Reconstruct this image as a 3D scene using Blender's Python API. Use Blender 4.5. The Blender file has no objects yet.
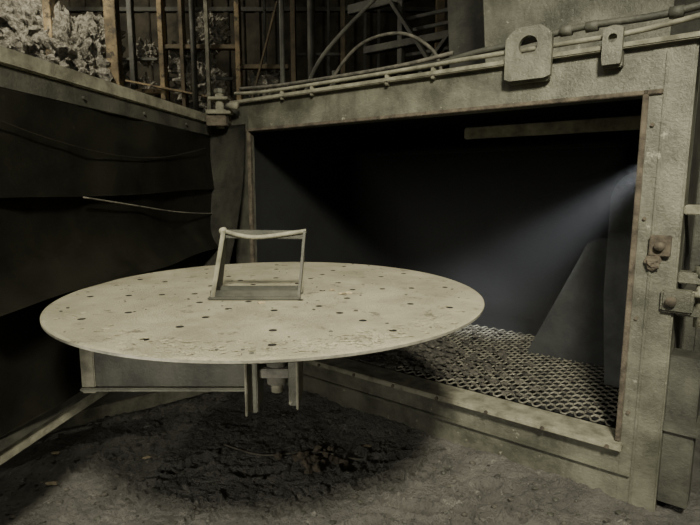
import bpy, bmesh, math, random
from mathutils import Matrix, Vector, noise
random.seed(7)
D=bpy.data; C=bpy.context
# ---------------------------------------------------------------- materials
def mat(name, c1, c2, scale=6, rough=.8, metal=0.0, bump=.3, bscale=60, c3=None, c3pos=.62, spread=.12, dist=.02, streak=None, speck=None):
    m=D.materials.new(name); m.use_nodes=True; nt=m.node_tree; N=nt.nodes; L=nt.links
    b=N['Principled BSDF']; b.inputs['Roughness'].default_value=rough; b.inputs['Metallic'].default_value=metal
    tc=N.new('ShaderNodeTexCoord')
    n1=N.new('ShaderNodeTexNoise'); n1.inputs['Scale'].default_value=scale; n1.inputs['Detail'].default_value=9; n1.inputs['Roughness'].default_value=.65
    L.new(tc.outputs['Object'],n1.inputs['Vector'])
    r=N.new('ShaderNodeValToRGB'); L.new(n1.outputs['Fac'],r.inputs['Fac'])
    r.color_ramp.elements[0].position=.5-spread; r.color_ramp.elements[0].color=(*c1,1)
    r.color_ramp.elements[1].position=.5+spread; r.color_ramp.elements[1].color=(*c2,1)
    out=r.outputs['Color']
    def layer(out,sc,mp,pos,w,col,rot=0,f=1):
        vec=tc.outputs['Object']
        if mp:
            mm=N.new('ShaderNodeMapping'); mm.inputs['Scale'].default_value=mp; mm.inputs['Rotation'].default_value=(0,rot,0); L.new(vec,mm.inputs['Vector']); vec=mm.outputs['Vector']
        n3=N.new('ShaderNodeTexNoise'); n3.inputs['Scale'].default_value=sc; n3.inputs['Detail'].default_value=12; n3.inputs['Roughness'].default_value=.75
        L.new(vec,n3.inputs['Vector'])
        r3=N.new('ShaderNodeValToRGB'); r3.color_ramp.elements[0].position=pos-w; r3.color_ramp.elements[1].position=pos+w; r3.color_ramp.elements[1].color=(f,f,f,1)
        L.new(n3.outputs['Fac'],r3.inputs['Fac'])
        mx=N.new('ShaderNodeMixRGB'); L.new(r3.outputs['Color'],mx.inputs['Fac']); L.new(out,mx.inputs['Color1']); mx.inputs['Color2'].default_value=(*col,1)
        return mx.outputs['Color']
    if c3: out=layer(out,scale*2.7,None,c3pos,.03,c3)
    if streak: out=layer(out,1.6,(5,5,1.0),.60,.10,streak,0,.55)
    if speck: out=layer(out,55,None,.66,.02,speck,0,.8)
    L.new(out,b.inputs['Base Color'])
    n2=N.new('ShaderNodeTexNoise'); n2.inputs['Scale'].default_value=bscale; n2.inputs['Detail'].default_value=8; n2.inputs['Roughness'].default_value=.7
    L.new(tc.outputs['Object'],n2.inputs['Vector'])
    bp=N.new('ShaderNodeBump'); bp.inputs['Strength'].default_value=bump; bp.inputs['Distance'].default_value=dist
    L.new(n2.outputs['Fac'],bp.inputs['Height']); L.new(bp.outputs['Normal'],b.inputs['Normal'])
    return m
M={}
M['frame']=mat('grimy_steel',(.065,.065,.048),(.175,.173,.130),3.5,.48,.15,.35,70,(.38,.37,.285),.64,streak=(.045,.044,.034),speck=(.48,.46,.37))
M['side']=mat('dark_side_steel',(.034,.034,.027),(.095,.094,.073),4,.6,.15,.3,60,(.19,.183,.14),.67,streak=(.03,.029,.023))
M['rust']=mat('rusty_edge',(.045,.037,.026),(.13,.108,.078),14,.9,0,.4,90)
M['black']=mat('black_painted_steel',(.014,.0135,.010),(.030,.029,.021),3,.40,.2,.2,14,(.065,.061,.044),.66)
M['inner']=mat('black_interior',(.0022,.0027,.003),(.005,.006,.0065),3,.9,0,.3,30)  # near-black tone for the cabinet interior
M['innerlight']=mat('pale_liner',(.06,.063,.06),(.12,.124,.118),4,.85,0,.3,30)  # paler grey liner tone
M['innerdark']=mat('dark_liner',(.016,.017,.0165),(.034,.036,.035),4,.85,0,.3,30)  # darker grey liner tone
M['table']=mat('dusty_table',(.27,.250,.172),(.43,.40,.285),3.5,.95,0,1,110,(.17,.155,.108),.60,.15,.016,speck=(.13,.12,.085))
M['under']=mat('table_steel',(.10,.097,.08),(.26,.25,.20),8,.7,.2,.3,80)
M['hole']=mat('hole_wall',(.008,.007,.005),(.02,.018,.014),8,.9)  # shade inside the holes put into a dark wall colour
M['dust']=mat('dusty_steel',(.11,.105,.075),(.26,.25,.185),9,.8,0,.3,90,speck=(.08,.075,.055))
M['wood']=mat('grimy_wood',(.10,.078,.045),(.38,.29,.165),3,.85,0,.3,60,(.06,.05,.035),.55,streak=(.05,.042,.03))
M['wooddk']=mat('dim_wood',(.045,.038,.025),(.18,.14,.085),3,.85,0,.3,60)  # dimness of the middle studs put into a darker wood colour
M['wool']=mat('mineral_wool',(.16,.15,.12),(.48,.45,.37),22,1,0,1,60,(.62,.59,.5),.6,.1,.05)
M['panel']=mat('wall_sheet',(.022,.019,.013),(.075,.065,.044),4,.85,0,.4,20)
M['floor']=mat('shot_dirt',(.085,.081,.070),(.19,.182,.158),5,.97,0,1,70,(.29,.278,.24),.62,.18,.04,speck=(.03,.029,.025))
M['cable']=mat('dusty_cable',(.045,.043,.033),(.14,.13,.10),20,.8,0,.3,80)
M['wire']=mat('expanded_metal',(.07,.067,.053),(.22,.21,.165),14,.6,.3,.3,80)
M['rubble']=mat('rubble',(.02,.019,.016),(.10,.092,.074),30,.95,0,.5,90)
M['paper']=mat('litter',(.2,.16,.10),(.4,.34,.22),20,.9)
M['concrete']=mat('dark_ceiling',(.02,.02,.018),(.05,.048,.04),3,.95)
# ---------------------------------------------------------------- mesh builder
class B:
    def __init__(s,name,loc=(0,0,0),rz=0):
        s.name=name; s.bm=bmesh.new(); s.mats=[]; s.M=Matrix.Translation(loc)@Matrix.Rotation(rz,4,'Z')
    def mi(s,m):
        if m not in s.mats: s.mats.append(m)
        return s.mats.index(m)
    def merge(s,b2,m,smooth=False):
        i=s.mi(m)
        for f in b2.faces: f.material_index=i; f.smooth=smooth
        me=D.meshes.new('t'); b2.to_mesh(me); b2.free(); s.bm.from_mesh(me); D.meshes.remove(me)
    def box(s,x0,x1,y0,y1,z0,z1,m,bev=.004,rot=None,piv=None):
        b=bmesh.new(); bmesh.ops.create_cube(b,size=1)
        for v in b.verts: v.co=Vector(((x0+x1)/2+v.co.x*(x1-x0),(y0+y1)/2+v.co.y*(y1-y0),(z0+z1)/2+v.co.z*(z1-z0)))
        if bev: bmesh.ops.bevel(b,geom=b.edges[:],offset=min(bev,.3*min(x1-x0,y1-y0,z1-z0)),segments=2,affect='EDGES')
        if rot:
            p=Vector(piv or ((x0+x1)/2,(y0+y1)/2,(z0+z1)/2)); bmesh.ops.transform(b,matrix=Matrix.Translation(p)@Matrix.Rotation(rot[0],4,rot[1])@Matrix.Translation(-p),verts=b.verts)
        s.merge(b,m)
    def bar(s,p,q,w,h,m,bev=.003):
        p=Vector(p);q=Vector(q);d=q-p;b=bmesh.new();bmesh.ops.create_cube(b,size=1)
        for v in b.verts: v.co=Vector((v.co.x*w,v.co.y*h,v.co.z*d.length))
        if bev: bmesh.ops.bevel(b,geom=b.edges[:],offset=min(bev,.3*min(w,h)),segments=2,affect='EDGES')
        R=d.to_track_quat('Z','Y').to_matrix().to_4x4()
        bmesh.ops.transform(b,matrix=Matrix.Translation((p+q)/2)@R,verts=b.verts); s.merge(b,m)
    def cyl(s,p,q,r,m,seg=20,r2=None):
        p=Vector(p);q=Vector(q);d=q-p;b=bmesh.new();bmesh.ops.create_cone(b,cap_ends=True,segments=seg,radius1=r,radius2=r if r2 is None else r2,depth=d.length)
        R=d.to_track_quat('Z','Y').to_matrix().to_4x4()
        bmesh.ops.transform(b,matrix=Matrix.Translation((p+q)/2)@R,verts=b.verts)
        s.merge(b,m,seg>8)
    def tube(s,pts,r,m,seg=8,sub=8):
        P=[Vector(p) for p in pts]; out=[]
        for i in range(len(P)-1):
            a=P[max(i-1,0)];b_=P[i];c=P[i+1];d=P[min(i+2,len(P)-1)]
            for k in range(sub):
                t=k/sub; out.append(.5*((2*b_)+(c-a)*t+(2*a-5*b_+4*c-d)*t*t+(3*b_-a-3*c+d)*t**3))
        out.append(P[-1]); s.sweep(out,r,m,seg)
    def sweep(s,out,r,m,seg=6):
        b=bmesh.new(); rings=[]
        for i,p in enumerate(out):
            t=(out[min(i+1,len(out)-1)]-out[max(i-1,0)]).normalized()
            up=Vector((0,0,1)) if abs(t.z)<.9 else Vector((1,0,0))
            u=t.cross(up).normalized(); w=u.cross(t)
            rings.append([b.verts.new(p+r*(math.cos(2*math.pi*k/seg)*u+math.sin(2*math.pi*k/seg)*w)) for k in range(seg)])
        for a,c in zip(rings,rings[1:]):
            for k in range(seg): b.faces.new((a[k],a[(k+1)%seg],c[(k+1)%seg],c[k]))
        b.faces.new(rings[0][::-1]); b.faces.new(rings[-1]); s.merge(b,m,True)
    def prism(s,poly,y0,y1,m,hole=None):
        b=bmesh.new()
        def ring(ps,y): return [b.verts.new((x,y,z)) for x,z in ps]
        if hole is None:
            a=ring(poly,y0);c=ring(poly,y1);b.faces.new(a);b.faces.new(c[::-1]);n=len(a)
            for i in range(n): b.faces.new((a[(i+1)%n],a[i],c[i],c[(i+1)%n]))
        else:
            n=len(poly);a=ring(poly,y0);c=ring(poly,y1);ha=ring(hole,y0);hc=ring(hole,y1)
            for i in range(n):
                j=(i+1)%n
                b.faces.new((a[i],a[j],ha[j],ha[i]));b.faces.new((c[j],c[i],hc[i],hc[j]))
                b.faces.new((a[j],a[i],c[i],c[j]));b.faces.new((ha[i],ha[j],hc[j],hc[i]))
        bmesh.ops.recalc_face_normals(b,faces=b.faces); s.merge(b,m)
    def grid(s,fn,nu,nv,m,th=0):
        b=bmesh.new(); V=[[b.verts.new(fn(i/nu,j/nv)) for j in range(nv+1)] for i in range(nu+1)]
        for i in range(nu):
            for j in range(nv): b.faces.new((V[i][j],V[i+1][j],V[i+1][j+1],V[i][j+1]))
        if th: bmesh.ops.solidify(b,geom=b.faces[:],thickness=th)
        s.merge(b,m,True)
    def lump(s,c,r,m,sub=2,amp=.4,fr=3,sq=(1,1,1),smooth=False):
        b=bmesh.new(); bmesh.ops.create_icosphere(b,subdivisions=sub,radius=1); o=Vector((random.random()*50,random.random()*50,0))
        for v in b.verts:
            k=1+amp*noise.fractal(v.co*fr+o,1,2,4); v.co=Vector(c)+Vector((v.co.x*sq[0],v.co.y*sq[1],v.co.z*sq[2]))*r*k
        s.merge(b,m,smooth)
    def done(s):
        me=D.meshes.new(s.name); s.bm.to_mesh(me); s.bm.free()
        for m in s.mats: me.materials.append(M[m])
        o=D.objects.new(s.name,me); C.collection.objects.link(o); o.matrix_world=s.M; return o
def adopt(o,p):
    C.view_layer.update(); mw=o.matrix_world.copy(); o.parent=p; o.matrix_parent_inverse=p.matrix_world.inverted(); o.matrix_world=mw
# ---------------------------------------------------------------- room
FP=[(.15,2.5,.4),(.42,2.62,.9),(.28,2.3,-.3),(.02,2.72,1.3),(.62,2.42,.2),(-.25,2.35,.8),(-.5,2.62,.1),(.5,2.15,1.2),(-.9,2.7,.5),(-1.1,2.4,1.0),(0,2.15,.2),(.75,2.2,.7),(-.7,2.25,1.4),(.25,2.75,.1),(-1.4,2.7,.9)]
def fz(x,y):
    h=.035*noise.fractal(Vector((x*1.1,y*1.1,0)),1,2,5)+.018*noise.fractal(Vector((x*5,y*5,3)),.8,2,6)+.012*noise.noise(Vector((x*24,y*24,1)))+.009*noise.noise(Vector((x*50,y*50,1)))
    d=2.60-(x*.616+y*.788)
    h+=.10*math.exp(-(max(d,0)/.16)**1.5)*(.7+.6*noise.noise(Vector((x*2,y*2,9)))) if d>-.3 else 0
    for (px,py,a) in FP:
        dx=x-px;dy=y-py;u=dx*math.cos(a)+dy*math.sin(a);v=-dx*math.sin(a)+dy*math.cos(a)
        w_=.055*(1-.25*math.exp(-((u+.02)/.04)**2))
        e=(u/.15)**4+(v/w_)**2
        if e<1.7: h+= (-.022-.012*math.sin(u*130+abs(v)*60) if e<1 else .018)
    return h
f=B('floor')
def ff(u,v):
    x=-1.9+3.6*u; y=1.5+3.0*v; return Vector((x,y,fz(x,y)))
f.grid(ff,460,380,'floor')
f.box(-6,6,-4,8,-.4,-.12,'floor',0)
def skirt(x0,x1,y0,y1):
    f.grid(lambda u,v:Vector((x0+(x1-x0)*u,y0+(y1-y0)*v,.035*noise.fractal(Vector(((x0+(x1-x0)*u)*1.1,(y0+(y1-y0)*v)*1.1,0)),1,2,5)-.004)),60,60,'floor')
skirt(-6,-1.88,-4,8); skirt(1.68,6,-4,8); skirt(-1.9,1.7,-4,1.52); skirt(-1.9,1.7,4.48,8)
f.done()
w=B('wall_back'); w.box(-6,6,7.0,7.15,-.1,5,'panel',0)
for i in range(60):
    x=-5.8+i*.2; w.box(x,x+.06,6.97,7.0,0,5,'panel',.01)
for z in (2.45,3.7): w.box(-6,6,6.94,6.99,z,z+.05,'side')
w.done()
w=B('wall_left'); w.box(-6.15,-6,-4,7.15,-.1,5,'panel',0)
for i in range(40): w.box(-6,-5.96,-3.9+i*.27,-3.8+i*.27,0,5,'panel',.01)
w.done()
w=B('wall_right'); w.box(6,6.15,-4,7.15,-.1,5,'panel',0); w.done()
w=B('ceiling'); w.box(-6.15,6.15,-4,7.15,5,5.15,'concrete',0)
for i in range(7): w.box(-6,6,-3.5+i*1.6,-3.4+i*1.6,4.75,5,'side')
w.done()
# ---------------------------------------------------------------- timber stud framing + insulation
s=B('timber_stud_frame',(0,5.7,0))
for x,wd in ((-4.3,.07),(-3.18,.08),(-2.55,.12),(-2.0,.05),(-1.78,.04),(-1.2,.05),(-.62,.05),(-.1,.05),(.9,.08)):
    s.box(x,x+wd,0,.12,-.05,4.6,'wood' if x<-1.9 or x==-1.2 else 'wooddk',.004)
s.box(-4.6,1.2,.0,.12,4.5,4.6,'wood'); s.box(-4.6,1.2,0,.12,-.05,.05,'wood')
for x0,x1,z in ((-2.45,-2.0,2.50),(-2.0,-1.2,2.95),(-3.1,-2.6,2.45),(-1.15,-.65,2.75)):
    s.box(x0,x1,.02,.10,z,z+.045,'wooddk' if x0>-2.1 else 'wood')
for x0,x1,z in ((-1.95,-1.25,2.35),(-1.95,-1.25,2.65),(-1.15,-.1,2.45),(-.6,-.1,2.9),(-2.45,-2.05,2.85)): s.box(x0,x1,.1,.13,z,z+.03,'side')
s.bar((-2.35,-.02,2.62),(-1.3,-.02,2.42),.04,.02,'wood'); s.bar((-1.1,-.02,2.2),(-.75,-.02,3.4),.03,.02,'wooddk')
s.box(-2.32,-2.27,.02,.1,2.0,3.5,'side'); s.box(-1.5,-1.46,-.05,-.01,2.0,3.9,'dust'); s.cyl((-1.62,-.05,2),(-1.62,-.05,4),.03,'side'); s.cyl((-.4,-.05,2),(-.4,-.05,4),.04,'side')
for x in (-.95,-.8,-.25,.15,.3): s.box(x,x+.03,.3,.34,1.8,4.4,'side')
s.done()
s=B('mineral_wool_insulation',(0,5.90,0))
for (x,z,r) in ((-4.3,3.15,.38),(-3.95,2.85,.38),(-3.55,2.78,.34),(-3.4,3.15,.32),(-3.0,2.85,.34),(-2.95,2.5,.28),(-2.78,2.78,.30),(-3.6,2.4,.28),(-4.2,2.5,.36),(-3.7,3.3,.3),(-2.75,3.02,.24),(-1.65,2.6,.22),(-1.75,2.85,.17),(-.9,2.6,.16),(-1.5,3.15,.16),(-1.5,2.42,.18),(-3.15,3.05,.26),(-2.25,2.5,.15),(-2.2,2.95,.1)):
    s.lump((x,0,z),r,'wool',5,.6,4.0,(1,.7,1.1))
s.done()
# ---------------------------------------------------------------- overhead steel + ducts above cabinet
ang=math.atan2(-.616,.788)
s=B('steel_bracing_frame',(-.73,3.87,0),ang)
for x in (.35,.95,1.45): s.box(x,x+.05,1.4,1.45,2.14,4.0,'side')
s.bar((.35,1.38,2.2),(1.5,1.38,3.4),.06,.03,'side'); s.bar((.95,1.38,2.2),(.3,1.38,3.1),.05,.03,'side')
s.bar((.75,1.36,2.2),(1.45,1.36,3.2),.05,.03,'side')
s.box(.0,1.5,1.38,1.46,2.72,2.78,'side'); s.box(-.2,1.5,1.4,1.46,3.1,3.18,'side')
for z in (2.35,2.45,2.55,2.65,2.85,2.95): s.box(.4,1.45,1.46,1.48,z,z+.03,'side')
s.box(-.2,1.5,1.38,1.48,2.14,2.2,'side')
for z,r in ((2.28,.05),(2.42,.03)): s.cyl((-.2,.95,z),(1.55,.95,z),r,'side')
for x in (0.0,1.4): s.box(x,x+.04,.93,.97,2.14,2.5,'side')
s.done()
s=B('dust_hopper',(-.73,3.87,0),ang)
s.prism([(1.66,2.19),(2.56,2.19),(2.60,3.2),(1.58,3.2)],.32,.34,'frame'); s.prism([(1.68,2.19),(2.55,2.19),(2.6,3.2),(1.6,3.2)],1.2,1.22,'side')
s.bar((1.66,.77,2.19),(1.59,.77,3.2),.02,.9,'side'); s.bar((2.55,.77,2.19),(2.59,.77,3.2),.02,.9,'side')
s.box(1.62,2.6,.28,1.26,2.152,2.19,'side')
s.done()
# ---------------------------------------------------------------- blast cabinet
c=B('blast_cabinet',(-.73,3.87,0),ang)
c.box(2.54,2.71,0,.14,0,2.14,'frame',.008)
c.box(-.2,0,0,.05,0,2.14,'side',.008)
c.box(-.2,2.71,0.003,.14,1.93,2.14,'frame',.008)
c.box(-.2,2.75,-.035,.2,2.125,2.15,'dust',.005)
c.box(-.2,2.60,-.012,.01,1.925,1.945,'rust',.003)
c.box(2.525,2.548,-.012,.03,.35,1.945,'rust',.003)
c.box(-.02,.0,-.012,.03,.35,1.945,'rust',.003)
c.box(-.2,2.70,.004,.14,0,.33,'frame',.008)
c.box(-.1,2.56,-.05,.14,.315,.345,'dust',.005)
c.box(-.1,2.60,-.02,.01,.19,.205,'frame',.004)
c.box(2.60,2.612,-.008,.005,.0,2.1,'frame',.003)
c.box(2.66,2.71,.14,2.2,0,2.14,'side',.004)
c.box(-.2,-.15,.05,2.2,0,2.14,'side',.004)
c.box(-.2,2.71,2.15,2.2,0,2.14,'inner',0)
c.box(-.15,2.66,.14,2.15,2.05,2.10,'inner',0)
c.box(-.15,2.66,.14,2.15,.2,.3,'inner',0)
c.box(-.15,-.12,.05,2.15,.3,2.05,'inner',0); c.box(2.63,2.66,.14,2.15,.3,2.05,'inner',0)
for y in (.55,1.05,1.6): c.box(2.71,2.76,y,y+.06,.05,2.1,'side')
c.box(2.71,2.76,.14,2.2,1.0,1.05,'side'); c.box(2.71,2.75,.14,2.2,.25,.30,'side')
c.box(1.45,2.6,.5,.54,1.83,1.90,'dust',.006)
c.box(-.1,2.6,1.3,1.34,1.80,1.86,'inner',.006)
pl=[(2.62,.35),(2.32,.35),(2.28,.9)]+[(2.42-.14*math.cos(t),1.45+.17*math.sin(t)) for t in [i*math.pi/2/8 for i in range(9)]]+[(2.62,1.64)]
c.prism(pl,.72,.735,'innerlight')
c.prism([(1.72,.32),(2.62,.32),(2.62,1.2),(2.16,1.2),(2.09,1.16),(2.05,1.06)],1.05,1.065,'innerdark')
for x,z in ((2.5,.6),(2.5,1.0),(2.5,1.4)): c.cyl((x,.71,z),(x,.735,z),.015,'side')
for i in range(9): c.cyl((.1+i*.3,-.06,.33),(.1+i*.3,-.045,.33),.010,'rust',8)
for z in (.5,.95,1.4,1.8): c.cyl((2.57,-.01,z),(2.57,.0,z),.008,'rust',8)
def lug(x,z0,w,h,r,y0=-.02,y1=.0):
    n=32; out=[];ho=[]
    for i in range(n):
        t=2*math.pi*i/n; cx,sz=math.cos(t),math.sin(t)
        k=min(w/2/max(abs(cx),1e-6),h/2/max(abs(sz),1e-6))
        if sz>0: k=min(k,math.hypot(w/2,h/2)*.80)
        out.append((x+cx*k,z0+h/2+sz*k)); ho.append((x+r*cx,z0+h*.64+r*sz))
    c.prism(out,y0,y1,'frame',ho)
lug(2.035,2.04,.22,.24,.045,-.06,-.035)
lug(2.40,2.06,.08,.17,.018,-.06,-.035)
c.box(1.94,2.13,-.04,.0,2.03,2.07,'frame'); c.box(2.36,2.44,-.04,.0,2.05,2.12,'frame')
for x in (.35,.62,1.2,1.5): c.box(x,x+.02,-.03,.01,2.11,2.17,'dust')
c.box(2.60,2.68,-.03,.005,1.24,1.33,'rust'); c.lump((2.62,-.02,1.22),.03,'rust',3,.5,2,(1,.4,1.3)); c.cyl((2.64,-.05,1.285),(2.64,-.02,1.285),.02,'rust',10)
c.box(2.71,2.84,.05,.12,1.12,1.17,'frame'); c.box(2.71,2.80,.03,.15,.98,1.02,'frame')
c.cyl((2.80,.08,.93),(2.80,.08,1.20),.022,'dust'); c.cyl((2.80,.08,1.15),(2.80,.08,1.20),.036,'frame',10)
c.cyl((2.74,.03,1.08),(2.9,.03,1.08),.014,'dust'); c.box(2.66,2.78,-.03,.03,1.00,1.10,'frame',.01); c.cyl((2.70,-.05,1.05),(2.70,.02,1.05),.022,'rust',12)
c.box(2.71,2.82,.04,.14,1.42,1.46,'dust'); c.cyl((2.79,.05,1.34),(2.79,.05,1.47),.016,'frame')
c.box(2.71,2.83,.02,.16,.1,.8,'side'); c.box(2.71,2.85,.0,.18,.45,.50,'side')
cab=c.done()
hz=B('dust_haze',(-.73,3.87,0),ang); hz.box(.8,2.6,.16,1.9,.5,1.75,'frame',0); ho=hz.done()
vm=D.materials.new('airborne_dust'); vm.use_nodes=True; nt=vm.node_tree; nt.nodes.remove(nt.nodes['Principled BSDF'])
vs=nt.nodes.new('ShaderNodeVolumeScatter'); vs.inputs['Color'].default_value=(.95,.97,1,1); vs.inputs['Density'].default_value=.020; vs.inputs['Anisotropy'].default_value=.0
nt.links.new(vs.outputs[0],nt.nodes['Material Output'].inputs['Volume']); ho.data.materials.clear(); ho.data.materials.append(vm); adopt(ho,cab)
g=B('expanded_metal_floor_grate',(-.73,3.87,0),ang)
pw,ph=.075,.036; x0,x1,y0,y1=.9,2.50,.16,1.5
nr=int((y1-y0)/ph); nk=int((x1-x0)/(pw/4))
for j in range(nr):
    pts=[]
    for k in range(nk):
        s_=(0,1,1,0)[k%4]
        s_= s_ if j%2==0 else 1-s_
        pts.append(Vector((x0+k*pw/4, y0+j*ph+s_*ph, .342+.006*s_)))
    g.sweep(pts,.006,'wire',5)
g.done()
g=B('rubble_heap',(-.73,3.87,0),ang)
for i in range(620):
    x=random.gauss(1.2,.38); y=.2+abs(random.gauss(0,.45)); 
    if not(.1<x<2.4 and y<1.8): continue
    r=random.uniform(.008,.024); g.lump((x,y,.345+r*.5+ .05*math.exp(-((x-1.0)/.4)**2)*random.random()),r,'rubble',1,.5,2,(1.3,1,.5))
g.lump((.85,.6,.32),.42,'rubble',4,.3,3,(1.3,1,.18))
g.done()
# ---------------------------------------------------------------- conduit and hoses
h=B('electrical_conduit',(-.73,3.87,0),ang)
h.tube([(-.12,-.02,2.20),(.2,-.02,2.18),(.8,-.02,2.178),(1.4,-.02,2.18),(1.7,-.02,2.185),(1.95,-.015,2.185),(2.2,-.02,2.185),(2.5,-.02,2.19),(2.9,0,2.24)],.012,'dust')
h.tube([(-.12,.03,2.24),(.3,.03,2.22),(.9,.03,2.215),(1.3,.03,2.22),(1.6,.03,2.24)],.012,'cable')
h.tube([(1.5,.05,2.2),(1.75,.0,2.215),(1.95,.0,2.225),(2.15,-.01,2.24),(2.3,-.02,2.245),(2.6,-.02,2.24),(2.95,.02,2.29)],.016,'side')
for x in (2.19,2.3,2.62): h.cyl((x-.02,-.02,2.24),(x+.03,-.02,2.24),.024,'side',10)
h.done()
h=B('hydraulic_hose',(-.73,3.87,0),ang)
h.tube([(.5,.3,2.16),(.58,.3,2.32),(.8,.3,2.47),(1.1,.3,2.48),(1.33,.3,2.34),(1.4,.3,2.16)],.011,'cable')
h.done()
h=B('steam_pipe',(-.73,3.87,0),ang)
h.tube([(.25,.3,2.16),(.45,.3,2.44),(.85,.4,2.78),(1.3,.5,3.1)],.014,'side')
h.tube([(-.1,.45,2.16),(-.1,.45,2.5),(-.1,.45,3.4)],.02,'side')
h.done()
# ---------------------------------------------------------------- cabinet door
da=math.atan2(-.992,-.128)
d=B('blast_cabinet_door',(-1.0,4.38,0),da)
d.box(0,2.75,-.14,0,.55,2.05,'black',.01)
d.box(0,2.75,-.15,.035,1.985,2.05,'dust',.006)
d.box(0,2.75,0.0,.02,1.90,1.985,'side',.004)
d.box(0,.07,0,.05,.55,1.99,'side',.004)
def sheet(z0,z1,off,flare,seed,x0=.06,x1=2.72):
    def fn(u,v):
        x=x0+(x1-x0)*u; z=z0+(z1-z0)*v
        z+= (.02*noise.noise(Vector((x*.8,seed,0)))+.03*u*(1 if seed==5 else 0))*(1-v)
        y=off+.04*noise.noise(Vector((x*1.6,z*2,seed)))+.006*noise.noise(Vector((x*5,z*6,seed)))+flare*(1-v)**5
        y+=.7*flare*math.exp(-(x/.3)**2)*(1-v)**2
        return Vector((x,max(y,.006),z))
    d.grid(fn,160,60,'black',.006)
sheet(1.50,1.90,.02,.03,1); sheet(1.08,1.54,.018,.13,5); sheet(.62,1.14,.02,.02,9)
d.tube([(2.03,.06,1.49),(1.6,.065,1.435),(1.2,.06,1.385),(.8,.055,1.35),(.5,.05,1.335),(.38,.04,1.35)],.004,'cable')  # thin tube stands in for the highlight along a door crease
d.tube([(2.6,.06,1.80),(2.2,.055,1.73),(1.7,.05,1.69),(1.2,.05,1.71),(.6,.05,1.80)],.003,'black')
for i in range(5): d.cyl((.3+i*.54,.02,1.94),(.3+i*.54,.032,1.94),.009,'side',8)
d.box(.1,2.7,.01,.03,.56,.62,'side')
d.box(1.55,2.7,-.02,.015,.50,.57,'dust')
door=d.done()
h=B('hinge')
def hp(u,v):
    z=.85+1.12*v; k=(1-v)**2.0
    return Vector((-1.05+.31*u*(1-.35*k), 3.98-.20*u*u-.02*math.sin(u*3.1)-.38*k, z))
h.grid(hp,20,40,'side',.005)
h.cyl((-.95,3.92,1.95),(-.95,3.92,2.2),.03,'dust'); h.box(-1.04,-.86,3.86,4.0,2.05,2.08,'dust'); h.box(-1.02,-.88,3.86,3.98,2.15,2.17,'dust')
h.cyl((-.95,3.92,2.2),(-.95,3.92,2.23),.04,'frame',8)
h.cyl((-.88,3.86,2.1),(-.80,3.82,2.1),.025,'dust',12)
h.box(-1.02,-.88,3.80,3.88,1.96,2.03,'rust'); h.cyl((-.95,4.02,0),(-.95,4.02,2.0),.02,'side')
adopt(h.done(),door)
q=B('machine_plinth'); q.box(-2.6,-1.02,3.95,4.4,-.05,.38,'side',.008); q.box(-2.6,-1.0,3.9,3.96,.33,.39,'dust'); q.done()
q=B('floor_channel_beam'); q.bar((-2.1,2.95,.05),(-1.05,3.78,.05),.10,.10,'dust',.006); q.bar((-2.1,2.95,.105),(-1.05,3.78,.105),.02,.14,'side',.003); q.done()
q=B('leaning_steel_plate'); q.bar((-2.1,2.9,.30),(-1.45,3.4,.55),.02,.34,'dust',.004); q.bar((-2.1,2.88,.0),(-1.85,3.05,.5),.05,.05,'side'); q.done()
# ---------------------------------------------------------------- rotary table
TX,TY,TZ,R=-.316,2.152,1.10,.856
prof=[(0,0),(.4,0),(.7,0),(R-.01,0),(R,-.004),(R,-.012),(R-.012,-.018),(R-.10,-.03),(.45,-.045),(0,-.045)]
b=bmesh.new(); seg=128; rings=[]
for r,z in prof:
    rings.append([b.verts.new((0,0,z))] if r==0 else [b.verts.new((r*math.cos(2*math.pi*k/seg),r*math.sin(2*math.pi*k/seg),z)) for k in range(seg)])
for a,e in zip(rings,rings[1:]):
    for k in range(seg):
        k2=(k+1)%seg
        if len(a)==1: b.faces.new((a[0],e[k],e[k2]))
        elif len(e)==1: b.faces.new((a[k],e[0],a[k2]))
        else: b.faces.new((a[k],e[k],e[k2],a[k2]))
for f_ in b.faces:
    f_.material_index=0 if f_.calc_center_median().z>-.003 else 1
bmesh.ops.recalc_face_normals(b,faces=b.faces)
me=D.meshes.new('plate'); b.to_mesh(me); b.free(); me.materials.append(M['table']); me.materials.append(M['under']); me.materials.append(M['hole'])
to=D.objects.new('plate',me); C.collection.objects.link(to)
b=bmesh.new()
for k in range(12):
    a=k*math.pi/6+.13
    for r in (.2,.33,.46,.59,.74):
        if (k%2 and r in(.2,.46)): continue
        bmesh.ops.create_cone(b,cap_ends=True,segments=14,radius1=.0135,radius2=.0135,depth=.2,matrix=Matrix.Translation((r*math.cos(a),r*math.sin(a),0)))
for f_ in b.faces: f_.material_index=2
cm=D.meshes.new('cut'); b.to_mesh(cm); b.free()
for k_ in ('table','under','hole'): cm.materials.append(M[k_])
co=D.objects.new('cut',cm); C.collection.objects.link(co)
md=to.modifiers.new('b','BOOLEAN'); md.object=co; md.solver='EXACT'; md.material_mode='TRANSFER'
C.view_layer.update(); dg=C.evaluated_depsgraph_get(); nm=D.meshes.new_from_object(to.evaluated_get(dg)); to.modifiers.clear(); to.data=nm; D.objects.remove(co)
te=D.objects.new('rotary_blast_table',None); C.collection.objects.link(te); te.location=(TX,TY,TZ)
to.parent=te
t=B('table_support')
t.box(-.11,-.07,-.09,.07,-.50,-.045,'frame'); t.box(.06,.10,-.09,.07,-.47,-.045,'frame')
t.box(-.115,-.105,-.13,.09,-.50,-.045,'dust'); t.box(.095,.105,-.13,.09,-.47,-.045,'dust')
t.cyl((0,0,-.40),(0,0,-.05),.045,'under'); t.cyl((0,0,-.44),(0,0,-.38),.026,'dust')
t.box(-.07,.06,-.06,.05,-.36,-.32,'under')
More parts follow.
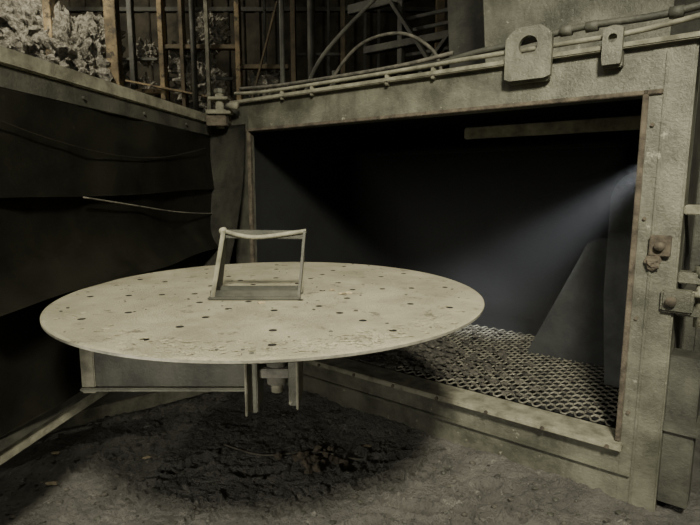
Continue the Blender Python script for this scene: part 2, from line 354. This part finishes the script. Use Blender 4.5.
t.box(-.85,-.12,.03,.17,-.44,-.06,'side',.006); t.box(-.86,-.12,.0,.19,-.445,-.43,'frame'); t.box(-.86,-.80,.02,.18,-.46,-.06,'dust')
t.cyl((0,0,-.075),(0,0,-.045),.3,'under',48)
o=t.done(); o.parent=te
l=B('shot_litter')
for i in range(160):
    a=random.random()*6.28; r=.83*math.sqrt(random.random()); l.lump((r*math.cos(a),r*math.sin(a),.002),random.uniform(.002,.006),random.choice(('dust','side','table')),1,.5,2,(1.4,1,.5))
for px,py in ((.28,-.05),(.31,-.04),(.24,.02),(-.02,-.22)): l.lump((px,py,.004),.013,'paper',1,.6,2,(1.4,.8,.4))
for i in range(260):
    a=-math.pi/2+random.gauss(.2,.5); r=random.uniform(.70,.83); l.lump((r*math.cos(a),r*math.sin(a),.002),random.uniform(.003,.008),'table',1,.5,2,(1.8,1,.4))
o=l.done(); o.parent=te
x=B('steel_fixture_frame',(-.35,2.13,TZ+.001))
X0,X1=-.20,.155; Yf=-.13; H=.265
x.box(X0-.005,X1,Yf-.02,Yf+.02,0,.012,'side'); x.box(X0,X1,Yf+.0,Yf+.008,.0,.035,'side')
x.box(X0,X1,Yf+.12,Yf+.13,0,.03,'side'); x.box(X0,X1,Yf+.1,Yf+.14,0,.006,'side')
def side(xa,xb,wb,wt,th):
    b=bmesh.new(); vs=[]
    for dx in (0,th):
        vs+= [b.verts.new((xa+dx,Yf-.01,0)),b.verts.new((xa+dx,Yf-.01+wb,0)),b.verts.new((xb+dx,Yf+.05+wt,H)),b.verts.new((xb+dx,Yf+.05,H))]
    a_=vs[:4];b_=vs[4:]; b.faces.new(a_); b.faces.new(b_[::-1])
    for i in range(4): b.faces.new((a_[(i+1)%4],a_[i],b_[i],b_[(i+1)%4]))
    bmesh.ops.recalc_face_normals(b,faces=b.faces); x.merge(b,'side')
side(X0,X0+.045,.17,.07,.008); side(X1-.012,X1+.01,.03,.03,.010)
x.bar((X0+.01,Yf-.01,0),(X0+.05,Yf+.05,H),.018,.012,'dust')
x.bar((X1-.01,Yf+.12,0),(X1+.012,Yf+.07,H),.008,.02,'dust')
x.tube([(X0+.04,Yf+.07,H),(X0+.12,Yf+.07,H-.022),(X0+.2,Yf+.07,H-.026),(X1-.02,Yf+.07,H-.008),(X1+.02,Yf+.07,H-.002)],.009,'dust')
x.bar((X0+.04,Yf+.075,H-.014),(X1+.015,Yf+.075,H-.018),.008,.035,'side')
x.cyl((X0+.045,Yf+.05,H),(X0+.045,Yf+.09,H),.013,'dust')
x.done()
# ---------------------------------------------------------------- floor debris
l=B('floor_debris')
for i in range(2400):
    px=random.uniform(-1.8,1.5); py=random.uniform(1.7,3.8)
    if px*.616+py*.788>2.55: continue
    r=random.choice((.004,.005,.006,.008,.014)); l.lump((px,py,fz(px,py)+r*.3),r,random.choice(('rubble','rubble','floor','side')),1,.5,2,(1.3,1,.6))
for px,py in ((-1.15,2.75),(-1.55,2.5),(.1,2.9),(-1.7,2.8),(.3,2.75)): l.lump((px,py,fz(px,py)+.006),.018,'paper',2,.8,2,(1.5,.8,.25))
for i in range(30):
    px=random.gauss(-.2,.06); py=random.gauss(2.75,.06); l.lump((px,py,fz(px,py)+.03*random.random()),random.uniform(.01,.03),'rust',1,.6,2)
l.done()
l=B('loose_cable'); l.tube([(px,py,fz(px,py)+.008) for px,py in ((-.75,2.9),(-.5,2.78),(-.2,2.84),(.05,2.78),(.3,2.85))],.006,'cable')
l.done()
# ---------------------------------------------------------------- lights
def light(n,ty,loc,e,col,size=.2,tgt=None,spot=None,blend=.4):
    ld=D.lights.new(n,ty); ld.energy=e; ld.color=col
    if ty=='AREA': ld.size=size
    else: ld.shadow_soft_size=size
    if spot: ld.spot_size=math.radians(spot); ld.spot_blend=blend
    o=D.objects.new(n,ld); C.collection.objects.link(o); o.location=loc
    if tgt: o.rotation_euler=(Vector(tgt)-Vector(loc)).to_track_quat('-Z','Y').to_euler()
    return o
light('work_lamp','SPOT',(.30,-1.3,4.1),2000,(1,.955,.77),.32,(.15,2.35,.8),66,1.0)
light('back_lamp','POINT',(-3.0,4.7,4.0),130,(1,.94,.76),.2)
light('ambient_fill','AREA',(-.5,.2,4.6),40,(1,.98,.86),3,(0,2.2,0))  # added broad overhead fill, not a fixture of the room
light('low_fill','SPOT',(-.95,.75,.85),60,(1,.96,.84),.06,(.15,3.0,.0),85)  # fill added low and out of frame to brighten the floor under the table
cm_=Matrix.Translation((-.73,3.87,0))@Matrix.Rotation(ang,4,'Z')
light('beam_spot','SPOT',cm_@Vector((2.57,.20,1.66)),560,(.94,.97,1),.04,cm_@Vector((1.5,1.2,.85)),28,1.0)  # spot added inside the cabinet to make the beam show in the haze
W=D.worlds.new('world'); C.scene.world=W; W.use_nodes=True
W.node_tree.nodes['Background'].inputs[0].default_value=(.63,.62,.52,1); W.node_tree.nodes['Background'].inputs[1].default_value=.42
# ---------------------------------------------------------------- camera
cd=D.cameras.new('camera'); cam=D.objects.new('camera',cd); C.collection.objects.link(cam)
cd.sensor_width=36; cd.lens=520/700*36; cd.clip_start=.05
cam.location=(0,0,1.55); cam.rotation_euler=(math.radians(90-8.6),0,0); C.scene.camera=cam
